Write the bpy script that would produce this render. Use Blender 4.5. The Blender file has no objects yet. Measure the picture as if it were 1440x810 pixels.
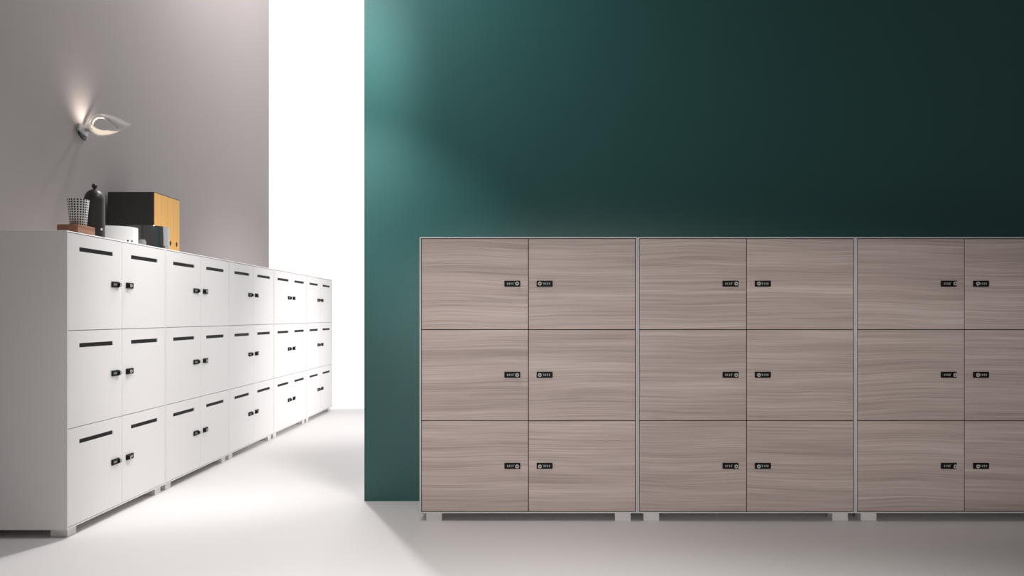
import bpy, bmesh, math, random
from mathutils import Vector, Matrix
random.seed(4)
scene = bpy.context.scene
col = scene.collection

# ------------------------------------------------------------------ camera
F_PX, VPX, VPY, EYE = 1218.0, 740.0, 444.5, 0.848      # focal length and vanishing point in pixels of 1440 x 810
cam_data = bpy.data.cameras.new('camera')
cam_data.sensor_width = 36.0
cam_data.lens = 36.0 * F_PX / 1440.0
cam_data.shift_x = -(VPX - 720.0) / 1440.0
cam_data.shift_y = (VPY - 405.0) / 1440.0
cam = bpy.data.objects.new('camera', cam_data)
col.objects.link(cam)
cam.location = (0, 0, EYE)
cam.rotation_euler = (math.pi / 2, 0, 0)
scene.camera = cam

# ------------------------------------------------------------------ world, lights, exposure
vs = scene.view_settings
vs.view_transform = 'Standard'; vs.look = 'None'; vs.gamma = 1.0; vs.exposure = 0.0
vs.use_curve_mapping = False
world = bpy.data.worlds.new('world'); scene.world = world
world.use_nodes = True
bg = world.node_tree.nodes['Background']
bg.inputs['Color'].default_value = (1.0, 0.965, 0.955, 1)
bg.inputs['Strength'].default_value = 0.135

def aim(o, target):
    d = Vector(target) - o.location
    o.rotation_euler = d.to_track_quat('-Z', 'Y').to_euler()

def area_light(name, loc, target, sx, sy, power, color=(1, 1, 1), spread=180):
    l = bpy.data.lights.new(name, 'AREA')
    l.shape = 'RECTANGLE'; l.size = sx; l.size_y = sy; l.energy = power; l.color = color
    l.spread = math.radians(spread)
    o = bpy.data.objects.new(name, l); col.objects.link(o); o.location = loc; aim(o, target)
    return o

def spot_light(name, loc, target, power, angle, blend, radius, color=(1, 1, 1)):
    l = bpy.data.lights.new(name, 'SPOT')
    l.energy = power; l.spot_size = math.radians(angle); l.spot_blend = blend
    l.shadow_soft_size = radius; l.color = color
    o = bpy.data.objects.new(name, l); col.objects.link(o); o.location = loc; aim(o, target)
    return o

# ceiling lamps over the aisle and added fill lights, behind the green wall
spot_light('aisle_spot', (-1.12, 4.95, 3.4), (-1.05, 2.45, 0), 215, 62, 1.0, 0.035, (1, 0.985, 0.98))
spot_light('aisle_floor_fill', (-1.0, 5.5, 3.4), (-0.95, 5.3, 0), 16, 50, 1.0, 0.10, (1, 0.985, 0.98))  # added fill that lifts a dark patch of aisle floor
spot_light('far_door_fill', (1.60, 6.5, 1.75), (-1.75, 6.55, 0.45), 310, 46, 1.0, 0.15, (1, 0.985, 0.98))  # added low fill hidden behind the green wall, brightens the far doors
area_light('end_ceiling_light', (-0.9, 6.9, 4.5), (-2.2, 7.0, 3.2), 0.5, 0.5, 37, (1, 0.97, 0.96))
area_light('grey_wall_fill', (-1.3, 5.5, 4.3), (-2.2, 5.9, 2.9), 0.3, 0.8, 33, (1, 0.97, 0.96))  # unseen fill added to brighten the middle of the grey wall
# added fill light brightening the white locker doors
spot_light('locker_door_fill', (-0.40, 3.40, 2.75), (-1.75, 4.50, 0.38), 168, 54, 1.0, 0.12, (1, 0.985, 0.97))
# downlight and added corner fill in front of the wood lockers
spot_light('downlight', (0.30, 1.15, 3.6), (0.35, 1.12, 0), 610, 72, 1.0, 0.25, (1, 0.975, 0.95))
spot_light('corner_floor_fill', (-0.70, 2.1, 3.5), (-0.80, 3.1, 0), 135, 54, 1.0, 0.20, (1, 0.98, 0.965))
# wall washers grazing the green wall from its free edge
spot_light('wall_washer_high', (-1.30, 3.25, 3.0), (-0.52, 3.968, 2.35), 165, 82, 1.0, 0.10, (1, 0.99, 0.98))
spot_light('wall_washer_low', (-1.45, 3.0, 2.2), (-0.62, 3.968, 1.27), 120, 36, 1.0, 0.05, (1, 0.99, 0.98))
# added low fill light behind the camera, cone stretched along the wood fronts
o_ = spot_light('wood_front_fill', (0.10, -1.6, 1.35), (0.65, 3.6, 0.55), 300, 18, 0.8, 0.15, (1, 0.96, 0.94))
o_.scale = (3.4, 1.0, 1.0)

# ------------------------------------------------------------------ helpers
def unproj(px, py, y):
    """pixel -> point at depth y in front of the camera"""
    return Vector(((px - VPX) * y / F_PX, y, EYE + (VPY - py) * y / F_PX))

def tag(o, label=None, cat=None, group=None, kind=None):
    if label: o['label'] = label
    if cat: o['category'] = cat
    if group: o['group'] = group
    if kind: o['kind'] = kind
    return o

def empty(name, loc, rz=0.0):
    o = bpy.data.objects.new(name, None); col.objects.link(o)
    o.location = loc; o.rotation_euler = (0, 0, rz); o.empty_display_size = 0.05
    return o

def obj(name, bm, mats, parent=None, smooth=False):
    me = bpy.data.meshes.new(name)
    bmesh.ops.recalc_face_normals(bm, faces=bm.faces)
    bm.to_mesh(me); bm.free()
    for m in (mats if isinstance(mats, (list, tuple)) else [mats]): me.materials.append(m)
    if smooth:
        for p in me.polygons: p.use_smooth = True
    o = bpy.data.objects.new(name, me); col.objects.link(o)
    o.parent = parent
    return o

def link_copy(o, parent, loc=None):
    c = o.copy(); col.objects.link(c); c.parent = parent
    if loc is not None: c.location = loc
    return c

def copy_tree(o, parent=None):
    c = o.copy(); col.objects.link(c); c.parent = parent
    for ch in list(o.children): copy_tree(ch, c)
    return c

def add_box(bm, x0, x1, y0, y1, z0, z1, bevel=0.0, mat=0):
    r = bmesh.ops.create_cube(bm, size=1.0)
    vs_ = r['verts']
    bmesh.ops.scale(bm, vec=(x1 - x0, y1 - y0, z1 - z0), verts=vs_)
    bmesh.ops.translate(bm, vec=((x0 + x1) / 2, (y0 + y1) / 2, (z0 + z1) / 2), verts=vs_)
    fs = set(f for v in vs_ for f in v.link_faces)
    for f in fs: f.material_index = mat
    if bevel > 0:
        es = list(set(e for v in vs_ for e in v.link_edges))
        bmesh.ops.bevel(bm, geom=es, offset=bevel, segments=2, affect='EDGES', profile=0.5, clamp_overlap=True)

def top_box(bm, x0, x1, y0, y1, z0, z1, r):
    """box with its upper rim rounded"""
    n0 = set(bm.verts)
    add_box(bm, x0, x1, y0, y1, z0, z1)
    es = [e for e in bm.edges if all(v not in n0 and abs(v.co.z - z1) < 1e-6 for v in e.verts)]
    bmesh.ops.bevel(bm, geom=es, offset=r, segments=2, affect='EDGES', profile=0.5)

def box_bm(*a, **k):
    bm = bmesh.new(); add_box(bm, *a, **k); return bm

def lathe_bm(profile, n=48):
    """profile: list of (r, z), closed at the axis where r == 0"""
    bm = bmesh.new(); rings = []
    for r, z in profile:
        if r < 1e-6: rings.append([bm.verts.new((0, 0, z))])
        else: rings.append([bm.verts.new((r * math.cos(2 * math.pi * i / n), r * math.sin(2 * math.pi * i / n), z)) for i in range(n)])
    for a, b in zip(rings, rings[1:]):
        for i in range(n):
            j = (i + 1) % n
            if len(a) == 1 and len(b) == 1: continue
            if len(a) == 1: bm.faces.new((a[0], b[i], b[j]))
            elif len(b) == 1: bm.faces.new((a[i], a[j], b[0]))
            else: bm.faces.new((a[i], a[j], b[j], b[i]))
    return bm

def smooth_by_angle(o, deg=35):
    me = o.data
    for p in me.polygons: p.use_smooth = True
    bm = bmesh.new(); bm.from_mesh(me)
    for e in bm.edges:
        if len(e.link_faces) == 2 and e.calc_face_angle(0) > math.radians(deg): e.smooth = False
    bm.to_mesh(me); bm.free()

# ------------------------------------------------------------------ materials
def mat(name, color, rough=0.5, metal=0.0, spec=0.5, bump=0.0, bump_scale=200.0, vary=0.0, vary_scale=3.0, coat=0.0):
    m = bpy.data.materials.new(name); m.use_nodes = True
    nt = m.node_tree; b = nt.nodes['Principled BSDF']
    b.inputs['Base Color'].default_value = (*color, 1)
    b.inputs['Roughness'].default_value = rough
    b.inputs['Metallic'].default_value = metal
    b.inputs['Specular IOR Level'].default_value = spec
    b.inputs['Coat Weight'].default_value = coat
    tc = nt.nodes.new('ShaderNodeTexCoord')
    if vary > 0:
        n = nt.nodes.new('ShaderNodeTexNoise'); n.inputs['Scale'].default_value = vary_scale; n.inputs['Detail'].default_value = 4
        nt.links.new(tc.outputs['Object'], n.inputs['Vector'])
        mx = nt.nodes.new('ShaderNodeMix'); mx.data_type = 'RGBA'
        mx.inputs['A'].default_value = (*[c * (1 - vary) for c in color], 1)
        mx.inputs['B'].default_value = (*[min(1, c * (1 + vary)) for c in color], 1)
        nt.links.new(n.outputs['Fac'], mx.inputs['Factor']); nt.links.new(mx.outputs['Result'], b.inputs['Base Color'])
    if bump > 0:
        n2 = nt.nodes.new('ShaderNodeTexNoise'); n2.inputs['Scale'].default_value = bump_scale; n2.inputs['Detail'].default_value = 3
        nt.links.new(tc.outputs['Object'], n2.inputs['Vector'])
        bp = nt.nodes.new('ShaderNodeBump'); bp.inputs['Strength'].default_value = bump; bp.inputs['Distance'].default_value = 0.002
        nt.links.new(n2.outputs['Fac'], bp.inputs['Height']); nt.links.new(bp.outputs['Normal'], b.inputs['Normal'])
    return m

def wood_mat(name, dark, mid, light, scale=1.0, rough=0.45):
    """horizontal grain along local x, a different cut of the board for every object"""
    m = bpy.data.materials.new(name); m.use_nodes = True
    nt = m.node_tree; L = nt.links; b = nt.nodes['Principled BSDF']
    b.inputs['Roughness'].default_value = rough
    b.inputs['Specular IOR Level'].default_value = 0.3
    tc = nt.nodes.new('ShaderNodeTexCoord'); oi = nt.nodes.new('ShaderNodeObjectInfo')
    sc = nt.nodes.new('ShaderNodeVectorMath'); sc.operation = 'SCALE'; sc.inputs['Scale'].default_value = 37.0
    cmb = nt.nodes.new('ShaderNodeCombineXYZ')
    for k in ('X', 'Z'): L.new(oi.outputs['Random'], cmb.inputs[k])
    L.new(cmb.outputs['Vector'], sc.inputs[0])
    ad = nt.nodes.new('ShaderNodeVectorMath'); ad.operation = 'ADD'
    L.new(tc.outputs['Object'], ad.inputs[0]); L.new(sc.outputs['Vector'], ad.inputs[1])
    # slow warp so that the grain undulates
    wn = nt.nodes.new('ShaderNodeTexNoise'); wn.inputs['Scale'].default_value = 1.8 * scale; wn.inputs['Detail'].default_value = 1
    L.new(ad.outputs['Vector'], wn.inputs['Vector'])
    wm = nt.nodes.new('ShaderNodeMath'); wm.operation = 'MULTIPLY'; wm.inputs[1].default_value = 0.045 / scale
    L.new(wn.outputs['Fac'], wm.inputs[0])
    wc = nt.nodes.new('ShaderNodeCombineXYZ'); L.new(wm.outputs['Value'], wc.inputs['Z'])
    ad2 = nt.nodes.new('ShaderNodeVectorMath'); ad2.operation = 'ADD'
    L.new(ad.outputs['Vector'], ad2.inputs[0]); L.new(wc.outputs['Vector'], ad2.inputs[1])
    def grain(sx, sz, detail, rg):
        mp = nt.nodes.new('ShaderNodeMapping'); mp.inputs['Scale'].default_value = (sx * scale, sz * scale, sz * scale)
        L.new(ad2.outputs['Vector'], mp.inputs['Vector'])
        n = nt.nodes.new('ShaderNodeTexNoise'); n.inputs['Scale'].default_value = 1.0
        n.inputs['Detail'].default_value = detail; n.inputs['Roughness'].default_value = rg
        L.new(mp.outputs['Vector'], n.inputs['Vector']); return n.outputs['Fac']
    g1 = grain(0.7, 17, 2, 0.6); g2 = grain(1.2, 135, 4, 0.72); g3 = grain(2.6, 400, 2, 0.6)
    def mul(a, k):
        q = nt.nodes.new('ShaderNodeMath'); q.operation = 'MULTIPLY'; L.new(a, q.inputs[0]); q.inputs[1].default_value = k; return q.outputs[0]
    def add(a, c):
        q = nt.nodes.new('ShaderNodeMath'); q.operation = 'ADD'; L.new(a, q.inputs[0]); L.new(c, q.inputs[1]); return q.outputs[0]
    s = add(add(mul(g1, 0.30), mul(g2, 0.44)), mul(g3, 0.26))
    rp = nt.nodes.new('ShaderNodeValToRGB')
    e = rp.color_ramp.elements
    e[0].position = 0.375; e[0].color = (*dark, 1); e[1].position = 0.625; e[1].color = (*light, 1)
    q = e.new(0.5); q.color = (*mid, 1)
    L.new(s, rp.inputs['Fac'])
    # slight tone shift from board to board
    hv = nt.nodes.new('ShaderNodeHueSaturation')
    mr = nt.nodes.new('ShaderNodeMapRange'); mr.inputs['To Min'].default_value = 0.96; mr.inputs['To Max'].default_value = 1.05
    L.new(oi.outputs['Random'], mr.inputs['Value']); L.new(mr.outputs['Result'], hv.inputs['Value'])
    L.new(rp.outputs['Color'], hv.inputs['Color']); L.new(hv.outputs['Color'], b.inputs['Base Color'])
    bp = nt.nodes.new('ShaderNodeBump'); bp.inputs['Strength'].default_value = 0.15; bp.inputs['Distance'].default_value = 0.0006
    L.new(g2, bp.inputs['Height']); L.new(bp.outputs['Normal'], b.inputs['Normal'])
    return m

def emit_mat(name, color, strength):
    m = bpy.data.materials.new(name); m.use_nodes = True
    nt = m.node_tree; nt.nodes.remove(nt.nodes['Principled BSDF'])
    e = nt.nodes.new('ShaderNodeEmission'); e.inputs['Color'].default_value = (*color, 1); e.inputs['Strength'].default_value = strength
    nt.links.new(e.outputs[0], nt.nodes['Material Output'].inputs['Surface'])
    return m

def check_mat(name, white, black, n_cols, row_h):
    m = bpy.data.materials.new(name); m.use_nodes = True
    nt = m.node_tree; L = nt.links; b = nt.nodes['Principled BSDF']; b.inputs['Roughness'].default_value = 0.35
    tc = nt.nodes.new('ShaderNodeTexCoord'); sp = nt.nodes.new('ShaderNodeSeparateXYZ'); L.new(tc.outputs['Object'], sp.inputs[0])
    def M(op, a, c=None):
        q = nt.nodes.new('ShaderNodeMath'); q.operation = op
        for k, v in enumerate((a, c)):
            if v is None: continue
            if isinstance(v, (int, float)): q.inputs[k].default_value = v
            else: L.new(v, q.inputs[k])
        return q.outputs[0]
    u = M('FRACT', M('MULTIPLY', M('ADD', M('ARCTAN2', sp.outputs['Y'], sp.outputs['X']), 7.0), n_cols / (2 * math.pi)))
    v = M('FRACT', M('DIVIDE', M('ADD', sp.outputs['Z'], 0.5), row_h))
    inu = M('LESS_THAN', M('ABSOLUTE', M('SUBTRACT', u, 0.5)), 0.31)
    inv = M('LESS_THAN', M('ABSOLUTE', M('SUBTRACT', v, 0.5)), 0.31)
    k = M('MULTIPLY', inu, inv)
    mx = nt.nodes.new('ShaderNodeMix'); mx.data_type = 'RGBA'
    mx.inputs['A'].default_value = (*white, 1); mx.inputs['B'].default_value = (*black, 1)
    L.new(k, mx.inputs['Factor']); L.new(mx.outputs['Result'], b.inputs['Base Color'])
    return m

M = dict(
    floor=mat('floor_resin', (0.80, 0.775, 0.77), 0.55, spec=0.25, bump=0.03, bump_scale=60, vary=0.012, vary_scale=1.2),
    grey_wall=mat('grey_paint', (0.375, 0.338, 0.337), 0.75, spec=0.25, bump=0.12, bump_scale=260, vary=0.02, vary_scale=1.5),
    teal_wall=mat('green_paint', (0.019, 0.088, 0.084), 0.40, spec=0.5, bump=0.25, bump_scale=190, vary=0.03, vary_scale=2.0),
    white=mat('white_lacquer', (0.86, 0.835, 0.83), 0.42, spec=0.35, vary=0.008, vary_scale=4),
    casing=mat('white_metal_casing', (0.66, 0.66, 0.66), 0.45, spec=0.4, vary=0.01),
    inner=mat('dark_inner_panel', (0.03, 0.026, 0.025), 0.7, vary=0.1),
    inner_white=mat('white_inner_panel', (0.45, 0.43, 0.43), 0.6, vary=0.02),
    foot=mat('white_foot', (0.78, 0.75, 0.75), 0.45, vary=0.01),
    wood=wood_mat('grey_brown_elm', (0.36, 0.285, 0.262), (0.53, 0.435, 0.40), (0.70, 0.605, 0.565)),
    slot=mat('black_slot_lining', (0.010, 0.008, 0.008), 0.6, spec=0.15, vary=0.1, vary_scale=30),
    black=mat('black_plastic', (0.006, 0.005, 0.005), 0.55, spec=0.2, vary=0.1, vary_scale=60),
    chrome=mat('grey_knob_face', (0.50, 0.50, 0.47), 0.5, 0.0, spec=0.2, vary=0.04, vary_scale=300),
    digit=mat('grey_white_digits', (0.42, 0.42, 0.40), 0.5, vary=0.05, vary_scale=300),
    block=wood_mat('reddish_wood', (0.28, 0.12, 0.07), (0.46, 0.22, 0.13), (0.60, 0.32, 0.20), 3.0, 0.55),
    cup=check_mat('cup_glaze', (0.82, 0.82, 0.80), (0.012, 0.012, 0.014), 22, 0.0098),
    flask=mat('matte_black_flask', (0.030, 0.028, 0.027), 0.42, spec=0.5, bump=0.05, bump_scale=500, vary=0.05),
    drum=mat('white_enamel', (0.82, 0.81, 0.81), 0.35, vary=0.01),
    mirror=mat('dark_chrome', (0.40, 0.40, 0.40), 0.10, 1.0, vary=0.02, vary_scale=20),
    yellow=mat('yellow_card', (0.97, 0.53, 0.15), 0.6, spec=0.3, vary=0.03, vary_scale=12),
    cover=mat('black_card', (0.040, 0.038, 0.037), 0.6, spec=0.35, bump=0.08, bump_scale=400, vary=0.05),
    paper=mat('paper_edge', (0.60, 0.58, 0.54), 0.8, vary=0.05, vary_scale=200),
    lamp=mat('opal_lamp_shade', (0.86, 0.84, 0.84), 0.4, vary=0.01),
    bracket=mat('lamp_bracket_grey', (0.50, 0.50, 0.49), 0.45, vary=0.02),
    glow=emit_mat('shade_lamplight_glow', (1.0, 0.86, 0.68), 0.9),
    screen_glow=emit_mat('glowing_white', (1.0, 0.99, 0.99), 1.06),
)

def make_opal(m, k):
    nt = m.node_tree; b = nt.nodes['Principled BSDF']; out = nt.nodes['Material Output']
    t = nt.nodes.new('ShaderNodeBsdfTranslucent'); t.inputs['Color'].default_value = b.inputs['Base Color'].default_value
    mx = nt.nodes.new('ShaderNodeMixShader'); mx.inputs[0].default_value = k
    nt.links.new(b.outputs[0], mx.inputs[1]); nt.links.new(t.outputs[0], mx.inputs[2]); nt.links.new(mx.outputs[0], out.inputs['Surface'])
make_opal(M['lamp'], 0.6)

# ------------------------------------------------------------------ setting
TEAL_Y, TEAL_X = 3.968, -0.742
GREY_X, GREY_END = -2.222, 7.476
tag(obj('floor', box_bm(-5, 6, -4.0, 7.90, -0.1, 0), M['floor']), 'smooth off-white resin floor', None, kind='structure')
tag(obj('wall_left', box_bm(GREY_X - 0.12, GREY_X, -2.0, GREY_END, 0, 4.6), M['grey_wall']), 'tall warm grey painted wall behind the white lockers', None, kind='structure')
tag(obj('wall_back', box_bm(TEAL_X, 5.0, TEAL_Y, TEAL_Y + 0.14, 0, 4.6), M['teal_wall']), 'tall dark green painted wall behind the wood-fronted lockers', None, kind='structure')
tag(obj('glow_screen_1', box_bm(-5, 6, 7.90, 7.96, -0.1, 6.5), M['screen_glow']), 'self-glowing white screen closing the far end of the aisle', None, kind='structure')  # glow put in for the overexposed white background

# ------------------------------------------------------------------ lockers
W, PITCH = 0.899, 0.900
Z0, Z1 = 0.034, 1.175
T, GAP = 0.0055, 0.003

def lock_meshes(parent, mirror):
    """combination lock on the door face; local x runs from the plate's outer end to the knob end"""
    s = -1 if mirror else 1
    def X(a, b): return (min(s * a, s * b), max(s * a, s * b))
    plate = obj('lock_plate', box_bm(*X(-0.033, 0.033), -0.006, 0.0, -0.0125, 0.0125, bevel=0.0025), M['black'], parent)
    bm = lathe_bm([(0, 0), (0.0085, 0), (0.0085, 0.0105), (0.0078, 0.0115), (0.0030, 0.0115), (0.0030, 0.0108), (0, 0.0108)], 24)
    bmesh.ops.rotate(bm, cent=(0, 0, 0), matrix=Matrix.Rotation(math.radians(90), 3, 'X'), verts=bm.verts)
    bmesh.ops.translate(bm, vec=(s * 0.020, -0.006, 0), verts=bm.verts)
    knob = obj('lock_knob', bm, [M['black'], M['chrome']], parent)
    for p in knob.data.polygons:
        if p.normal.y < -0.9 and p.center.y < -0.0170: p.material_index = 1
    smooth_by_angle(knob)
    bm = bmesh.new()
    for k in range(4):
        xa = -0.0215 + k * 0.0075
        add_box(bm, *X(xa, xa + 0.0032), -0.0072, -0.0058, -0.0042, 0.0042)
    dig = obj('dial_digits', bm, M['digit'], parent)
    bm = bmesh.new()
    add_box(bm, *X(0.0065, 0.0085), -0.0068, -0.0058, 0.0045, 0.0065)
    mark = obj('pointer_mark', bm, M['digit'], parent)
    return [plate, knob, dig, mark]

def door_bm(w, h, slot):
    t = 0.018
    bm = bmesh.new()
    if not slot:
        add_box(bm, 0, w, 0, t, 0, h, bevel=0.0012); return bm
    sw, s0, s1 = 0.275, h - 0.066, h - 0.049
    xs = [0, (w - sw) / 2, (w + sw) / 2, w]; zs = [0, s0, s1, h]
    vf = [[bm.verts.new((x, 0, z)) for z in zs] for x in xs]
    vb = [[bm.verts.new((x, t, z)) for z in zs] for x in xs]
    for i in range(3):
        for j in range(3):
            if i == 1 and j == 1: continue
            bm.faces.new((vf[i][j], vf[i + 1][j], vf[i + 1][j + 1], vf[i][j + 1]))
            bm.faces.new((vb[i][j], vb[i][j + 1], vb[i + 1][j + 1], vb[i + 1][j]))
    for i in range(3):
        bm.faces.new((vf[i][0], vb[i][0], vb[i + 1][0], vf[i + 1][0])); bm.faces.new((vf[i][3], vf[i + 1][3], vb[i + 1][3], vb[i][3]))
        bm.faces.new((vf[0][i], vf[0][i + 1], vb[0][i + 1], vb[0][i])); bm.faces.new((vf[3][i], vb[3][i], vb[3][i + 1], vf[3][i + 1]))
    bm.faces.new((vf[1][1], vf[2][1], vb[2][1], vb[1][1])); bm.faces.new((vf[1][2], vb[1][2], vb[2][2], vf[2][2]))
    bm.faces.new((vf[1][1], vb[1][1], vb[1][2], vf[1][2])); bm.faces.new((vf[2][1], vf[2][2], vb[2][2], vb[2][1]))
    return bm

def make_locker(name, depth, slot, m_case, m_door, m_inner, gap):
    """front face at local y = 0 looking to -y, width along +x, base at z = 0"""
    root = empty(name, (0, 0, 0))
    bm = bmesh.new()
    add_box(bm, 0, T, 0, depth, Z0, Z1 - T); add_box(bm, W - T, W, 0, depth, Z0, Z1 - T)
    top_box(bm, 0, W, 0, depth, Z1 - T, Z1, 0.0042); add_box(bm, T, W - T, 0, depth, Z0, Z0 + T)
    add_box(bm, T, W - T, depth - 0.006, depth, Z0 + T, Z1 - T)
    obj('casing', bm, m_case, root)
    ih = Z1 - Z0 - 2 * T; iw = W - 2 * T
    dh = (ih - 4 * gap) / 3; dw = (iw - 3 * gap) / 2
    yb = 0.0205
    obj('divider', box_bm(W / 2 - 0.009, W / 2 + 0.009, yb, depth - 0.007, Z0 + T, Z1 - T), m_inner, root)
    for r in (1, 2):
        z = Z0 + T + gap + r * (dh + gap) - gap / 2
        for c in (0, 1):
            xa = T if c == 0 else W / 2 + 0.009
            xb = W / 2 - 0.009 if c == 0 else W - T
            obj('shelf', box_bm(xa, xb, yb, depth - 0.007, z - 0.009, z + 0.009), m_inner, root)
    # stop rails that close the door joints around the opening
    bm = bmesh.new()
    add_box(bm, T, T + 0.012, yb, yb + 0.015, Z0 + T, Z1 - T); add_box(bm, W - T - 0.012, W - T, yb, yb + 0.015, Z0 + T, Z1 - T)
    add_box(bm, T + 0.012, W - T - 0.012, yb, yb + 0.015, Z1 - T - 0.012, Z1 - T); add_box(bm, T + 0.012, W - T - 0.012, yb, yb + 0.015, Z0 + T, Z0 + T + 0.012)
    obj('stop_rail', bm, m_inner, root)
    foot = obj('foot', box_bm(0, 0.065, 0, 0.065, 0, Z0, bevel=0.001), M['foot'], root)
    foot.location = (0.026, 0.012, 0)
    for fx, fy in ((W - 0.026 - 0.065, 0.012), (0.026, depth - 0.077), (W - 0.026 - 0.065, depth - 0.077)):
        link_copy(foot, root, (fx, fy, 0))
    doors = []
    for c in (0, 1):
        d = obj('door', door_bm(dw, dh, slot), m_door, root)
        holder = d
        lx = dw - 0.065 if c == 0 else 0.065
        for p in lock_meshes(d, c == 1): p.location = (lx, 0, dh / 2 + 0.0015)
        if slot:
            sb = bmesh.new()
            add_box(sb, (dw - 0.275) / 2 + 0.0002, (dw + 0.275) / 2 - 0.0002, 0.0035, 0.0055, dh - 0.0658, dh - 0.0492)
            obj('letter_flap', sb, M['slot'], d)
        for r in (0, 1, 2):
            loc = (T + gap + c * (dw + gap), 0.0, Z0 + T + gap + r * (dh + gap))
            if r == 0: d.location = loc
            else:
                k = copy_tree(d, root); k.location = loc
    return root

GW = 'white letter-slot lockers along the grey wall'
white0 = make_locker('letter_slot_locker', 0.462, True, M['white'], M['white'], M['inner_white'], 0.0025)
white_labels = [
    'white six-door locker unit with its end panel exposed, carrying the cup, flask and round boxes',
    'white six-door locker unit carrying yellow-spined binders, next to the unit with the cup',
    'white six-door locker unit in the middle of the row, third from the cup',
    'white six-door locker unit, last but one before the bright white screen',
    'white six-door locker unit at the end of the row beside the bright white screen']
WX, WY = -1.747, 3.295
for i, lab in enumerate(white_labels):
    o = white0 if i == 0 else copy_tree(white0)
    o.location = (WX, WY + i * PITCH, 0); o.rotation_euler = (0, 0, math.pi / 2)
    tag(o, lab, 'locker', GW)

GB = 'wood-fronted lockers along the green wall'
wood0 = make_locker('wood_front_locker', 0.378, False, M['casing'], M['wood'], M['inner'], 0.0032)
wood_labels = [
    'grey-brown wood-fronted six-door locker unit by the free edge of the green wall',
    'grey-brown wood-fronted six-door locker unit standing between two other wood-fronted units',
    'grey-brown wood-fronted six-door locker unit, third from the free edge of the green wall']
FX, FY = (590.0 - VPX) * 3.575 / F_PX, 3.575
for i, lab in enumerate(wood_labels):
    o = wood0 if i == 0 else copy_tree(wood0)
    o.location = (FX + i * PITCH, FY, 0)
    tag(o, lab, 'locker', GB)

# ------------------------------------------------------------------ things on the white lockers
TOP = Z1
# wooden block
blk = empty('wooden_block', (-1.792, 3.450, TOP))
tag(blk, 'flat reddish-brown wooden block under the black-and-white cup', 'wooden block')
b1 = obj('block_base', box_bm(-0.067, 0.067, -0.0415, 0.0415, 0, 0.0235, bevel=0.001), M['block'], blk)
b2 = obj('block_lid', box_bm(-0.067, 0.067, -0.0415, 0.0415, 0.0240, 0.0320, bevel=0.001), M['block'], blk)
blk.rotation_euler = (0, 0, math.pi / 2)

# cup
cup = empty('patterned_cup', (-1.787, 3.455, TOP + 0.032))
tag(cup, 'tapered white cup with rows of black squares on wooden block', 'cup')
H = 0.105
prof = [(0, 0), (0.0295, 0), (0.031, 0.0015), (0.0405, H - 0.001), (0.0400, H), (0.0388, H), (0.0380, H - 0.002), (0.029, 0.004), (0, 0.004)]
c = obj('cup_body', lathe_bm(prof, 64), M['cup'], cup); smooth_by_angle(c, 40)

# domed flask
fl = empty('domed_flask', (-1.797, 3.605, TOP))
tag(fl, 'matte black domed flask with ball knob beside patterned cup', 'flask')
R = 0.0402; HC = 0.155; HD = 0.046
prof = [(0, 0), (R - 0.002, 0), (R, 0.002), (R, HC)]
c = obj('flask_body', lathe_bm(prof, 64), M['flask'], fl); smooth_by_angle(c, 40)
prof = [(R, HC + 0.0004)] + [(R * math.cos(a), HC + HD * math.sin(a)) for a in [math.radians(k * 6) for k in range(1, 15)]] + [(0, HC + HD)]
c = obj('dome_lid', lathe_bm(prof, 64), M['flask'], fl, True)
prof = [(0, HC + HD - 0.002), (0.004, HC + HD - 0.001), (0.004, HC + HD + 0.003)] + [(0.0112 * math.sin(a), HC + HD + 0.0125 - 0.0112 * math.cos(a)) for a in [math.radians(k * 12) for k in range(3, 15)]] + [(0, HC + HD + 0.0237)]
c = obj('ball_knob', lathe_bm(prof, 32), M['flask'], fl, True)
def stud(name, parent, r, R_, ang, z, m, out=0.004):
    bm = lathe_bm([(0, -0.003), (r, -0.003), (r, out * 0.6), (r * 0.6, out), (0, out)], 20)
    bmesh.ops.rotate(bm, cent=(0, 0, 0), matrix=Matrix.Rotation(math.radians(90), 3, 'Y'), verts=bm.verts)
    o = obj(name, bm, m, parent, True)
    o.location = (R_ * math.cos(ang), R_ * math.sin(ang), z); o.rotation_euler = (0, 0, ang)
    return o
stud('button', fl, 0.0048, R, math.radians(-24), 0.032, M['drum'])
bm = box_bm(-0.004, 0.004, -0.003, 0.003, -0.014, 0.014, bevel=0.0015)
h = obj('clasp', bm, M['bracket'], fl); h.location = ((R + 0.001) * math.cos(math.radians(-118)), (R + 0.001) * math.sin(math.radians(-118)), 0.122); h.rotation_euler = (0, 0, math.radians(-28))

# round boxes
def drum(name, loc, r, h_, m, label, studs):
    root = empty(name, loc); tag(root, label, 'round box')
    prof = [(0, 0), (r - 0.003, 0), (r, 0.003), (r, h_ - 0.002), (r - 0.0006, h_ - 0.0006), (r - 0.002, h_), (r - 0.005, h_), (r - 0.006, h_ - 0.002), (r - 0.006, 0.006), (0, 0.006)]
    c_ = obj('shell', lathe_bm(prof, 96), m, root); smooth_by_angle(c_, 40)
    for ang, z in studs: stud('hole_plug', root, 0.0042, r, math.radians(ang), z, M['black'], 0.0015)
    return root
drum('round_box', (-1.879, 3.95, TOP), 0.100, 0.076, M['drum'], 'low white round box between the black flask and the chrome box', [(-31, 0.012), (-18, 0.012)])
drum('chrome_round_box', (-1.872, 4.285, TOP), 0.100, 0.113, M['mirror'], 'shiny chrome round box in front of the yellow binder spines', [(-31, 0.013), (-18, 0.013)])

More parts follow.
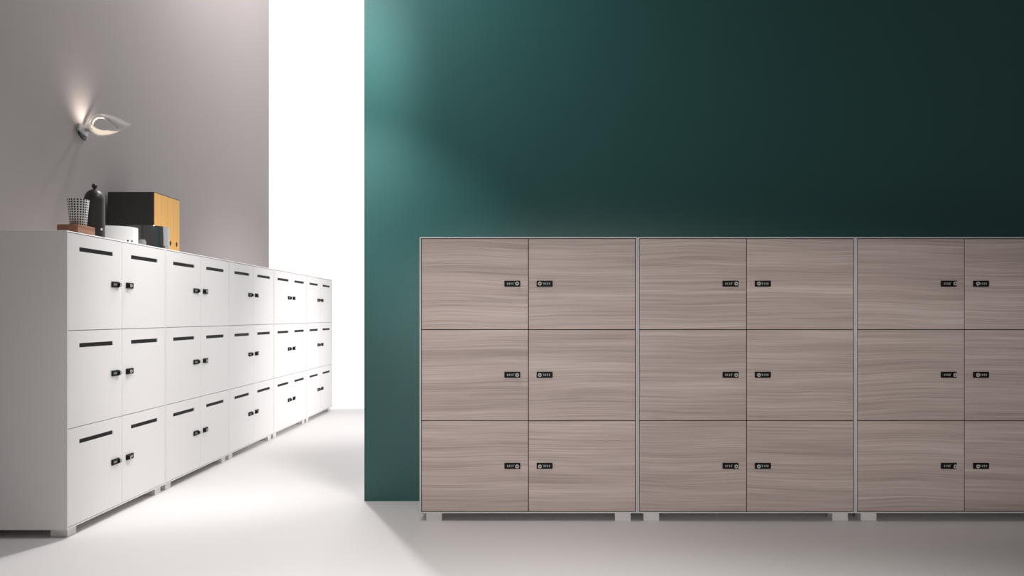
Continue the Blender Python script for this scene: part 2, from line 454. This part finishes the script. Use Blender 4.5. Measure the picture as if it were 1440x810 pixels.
# binders: spine towards +x
BX, BY, BW, BH, BD = -1.955, 4.556, 0.0815, 0.326, 0.246
blabels = ['black binder with yellow spine, its broad black cover turned to the flask',
           'yellow-spined black binder, second in the row from the flask',
           'yellow-spined black binder, third in the row from the flask',
           'yellow-spined black binder at the end of the row away from the flask']
def make_binder():
    root = empty('ring_binder', (0, 0, 0))
    bm = bmesh.new(); add_box(bm, -BD, -0.0034, 0, 0.0024, 0, BH - 0.0032, bevel=0.0006); f = obj('cover_board', bm, M['cover'], root)
    link_copy(f, root, (0, BW - 0.0024, 0))
    # spine with a real finger hole
    bm = bmesh.new(); n = 24; hz, hr, y0, y1 = 0.073, 0.0140, 0.0006, BW - 0.0006; yc = BW / 2
    ring = []; outer = []
    for i in range(n):
        a = 2 * math.pi * i / n; cy, cz = math.cos(a), math.sin(a)
        ring.append((yc + hr * cy, hz + hr * cz))
        k = 0.034 / max(abs(cy), abs(cz)); outer.append((yc + k * cy, hz + k * cz))
    def V(p, x): return bm.verts.new((x, p[0], p[1]))
    for x in (0.0, -0.003):
        rv = [V(p, x) for p in ring]; ov = [V(p, x) for p in outer]
        for i in range(n):
            j = (i + 1) % n; bm.faces.new((rv[i], rv[j], ov[j], ov[i]))
        if x == 0.0: front = rv
        else:
            for i in range(n):
                j = (i + 1) % n; bm.faces.new((front[i], front[j], rv[j], rv[i]))
    a0, a1, c0, c1 = yc - 0.034, yc + 0.034, hz - 0.034, hz + 0.034
    add_box(bm, -0.003, 0, y0, a0, 0, BH - 0.0032); add_box(bm, -0.003, 0, a1, y1, 0, BH - 0.0032)
    add_box(bm, -0.003, 0, a0, a1, 0, c0); add_box(bm, -0.003, 0, a0, a1, c1, BH - 0.0032)
    obj('spine', bm, M['yellow'], root)
    obj('hole_lining', box_bm(-0.010, -0.0034, yc - 0.02, yc + 0.02, hz - 0.02, hz + 0.02), M['cover'], root)
    obj('paper_pages', box_bm(-BD + 0.012, -0.02, 0.006, BW - 0.02, 0.006, BH - 0.012), M['paper'], root)
    obj('top_edge', box_bm(-BD, 0.0005, 0, BW, BH - 0.0030, BH), M['cover'], root)
    return root
b0 = make_binder()
for i, lab in enumerate(blabels):
    o = b0 if i == 0 else copy_tree(b0)
    o.location = (BX, BY + i * (BW + 0.0008), TOP)
    tag(o, lab, 'binder', 'yellow-spined binders')

# ------------------------------------------------------------------ wall lamp
lamp = empty('wall_lamp', (GREY_X, 4.33, 1.74))
tag(lamp, 'white leaf-shaped wall lamp with open loop shade on grey wall', 'wall lamp')
def to_local(v): return v - Vector((GREY_X, 4.33, 1.74))
pairs = [((124, 177), (130.5, 176), 4.33, 4.34), ((127, 168.5), (132, 170), 4.35, 4.35), ((133, 163), (136, 166.5), 4.37, 4.36),
         ((140, 160.5), (141, 165.5), 4.38, 4.365), ((150, 161), (147, 167), 4.385, 4.37), ((160, 163.5), (153, 171), 4.38, 4.365),
         ((170, 167.5), (158, 175), 4.365, 4.355), ((178, 171.5), (163, 179), 4.345, 4.34), ((184, 174.5), (166.5, 181), 4.325, 4.33),
         ((180, 178.5), (164.5, 181.6), 4.305, 4.325), ((172, 183.5), (161, 182), 4.285, 4.32), ((164, 187), (156, 182.6), 4.27, 4.315),
         ((155, 189.7), (150, 182.8), 4.26, 4.31), ((146, 191), (144, 182.6), 4.262, 4.31), ((138, 190.7), (139, 181.2), 4.275, 4.315),
         ((130, 186.5), (134, 179), 4.30, 4.325)]
po = [to_local(unproj(*a, ya)) for a, b_, ya, yb_ in pairs]
pi_ = [to_local(unproj(*b_, yb_)) for a, b_, ya, yb_ in pairs]
def cr(ps, t):
    n = len(ps); i = int(math.floor(t)); f = t - i
    p0, p1, p2, p3 = (ps[(i + k) % n] for k in (-1, 0, 1, 2))
    return 0.5 * ((2 * p1) + (-p0 + p2) * f + (2 * p0 - 5 * p1 + 4 * p2 - p3) * f * f + (-p0 + 3 * p1 - 3 * p2 + p3) * f ** 3)
NS, NK = 96, 6
bm = bmesh.new(); grid = []
for s in range(NS):
    t = s * len(po) / NS
    a, b_ = cr(po, t), cr(pi_, t)
    row = []
    for k in range(NK + 1):
        u = k / NK; p = a.lerp(b_, u); p = p + Vector((0, 0.012 * math.sin(math.pi * u), -0.004 * math.sin(math.pi * u)))
        row.append(bm.verts.new(p))
    grid.append(row)
for s in range(NS):
    for k in range(NK):
        bm.faces.new((grid[s][k], grid[(s + 1) % NS][k], grid[(s + 1) % NS][k + 1], grid[s][k + 1]))
shade = obj('loop_shade', bm, M['lamp'], lamp, True)
sm = shade.modifiers.new('thickness', 'SOLIDIFY'); sm.thickness = 0.004; sm.offset = 0
# glow strip painting lamplight on the inside of the lower half of the loop
bm = bmesh.new(); rows = []
for s in range(41):
    t = 10.2 + s * (16.3 - 10.2) / 40
    a, b_ = cr(po, t), cr(pi_, t)
    fade = min(1.0, (s + 2) / 12.0, (42 - s) / 6.0)
    row = []
    for k in range(NK + 1):
        u = 0.5 + (k / NK - 0.5) * 0.86 * fade
        p = a.lerp(b_, u) + Vector((0, 0.012 * math.sin(math.pi * u) - 0.0032, -0.004 * math.sin(math.pi * u) + 0.0006)); row.append(bm.verts.new(p))
    rows.append(row)
for s in range(40):
    for k in range(NK): bm.faces.new((rows[s][k], rows[s + 1][k], rows[s + 1][k + 1], rows[s][k + 1]))
obj('shade_glow_strip', bm, M['glow'], lamp, True)
# bracket: face plate with a curved lower edge and a dark plate painting its shaded underside
def plate(name, prof, x0, x1, m):
    bm = bmesh.new()
    fr = [bm.verts.new((x1, y, z)) for y, z in prof]; bk = [bm.verts.new((x0, y, z)) for y, z in prof]
    bm.faces.new(fr); bm.faces.new(bk)
    for i in range(len(prof)):
        j = (i + 1) % len(prof); bm.faces.new((fr[i], fr[j], bk[j], bk[i]))
    return obj(name, bm, m, lamp)
plate('bracket', [(-0.059, 0.059), (0.028, 0.059), (0.028, 0.008), (0.010, 0.010), (-0.015, 0.015), (-0.038, 0.022), (-0.059, 0.030)], 0.008, 0.018, M['bracket'])
plate('underside_shade', [(-0.036, 0.056), (0.030, 0.056), (0.030, -0.008), (0.010, -0.006), (-0.012, 0.000), (-0.028, 0.008), (-0.036, 0.014)], 0.0, 0.008, M['flask'])
obj('arm', box_bm(0.016, 0.052, -0.004, 0.010, 0.030, 0.046, bevel=0.002), M['bracket'], lamp)
ls = spot_light('wall_lamp_bulb', (0, 0, 0), (-0.10, -0.012, 0.105), 1.5, 124, 1.0, 0.012, (1.0, 0.90, 0.76))
ls.parent = lamp; ls.location = Vector((0.100, 0.010, 0.072))
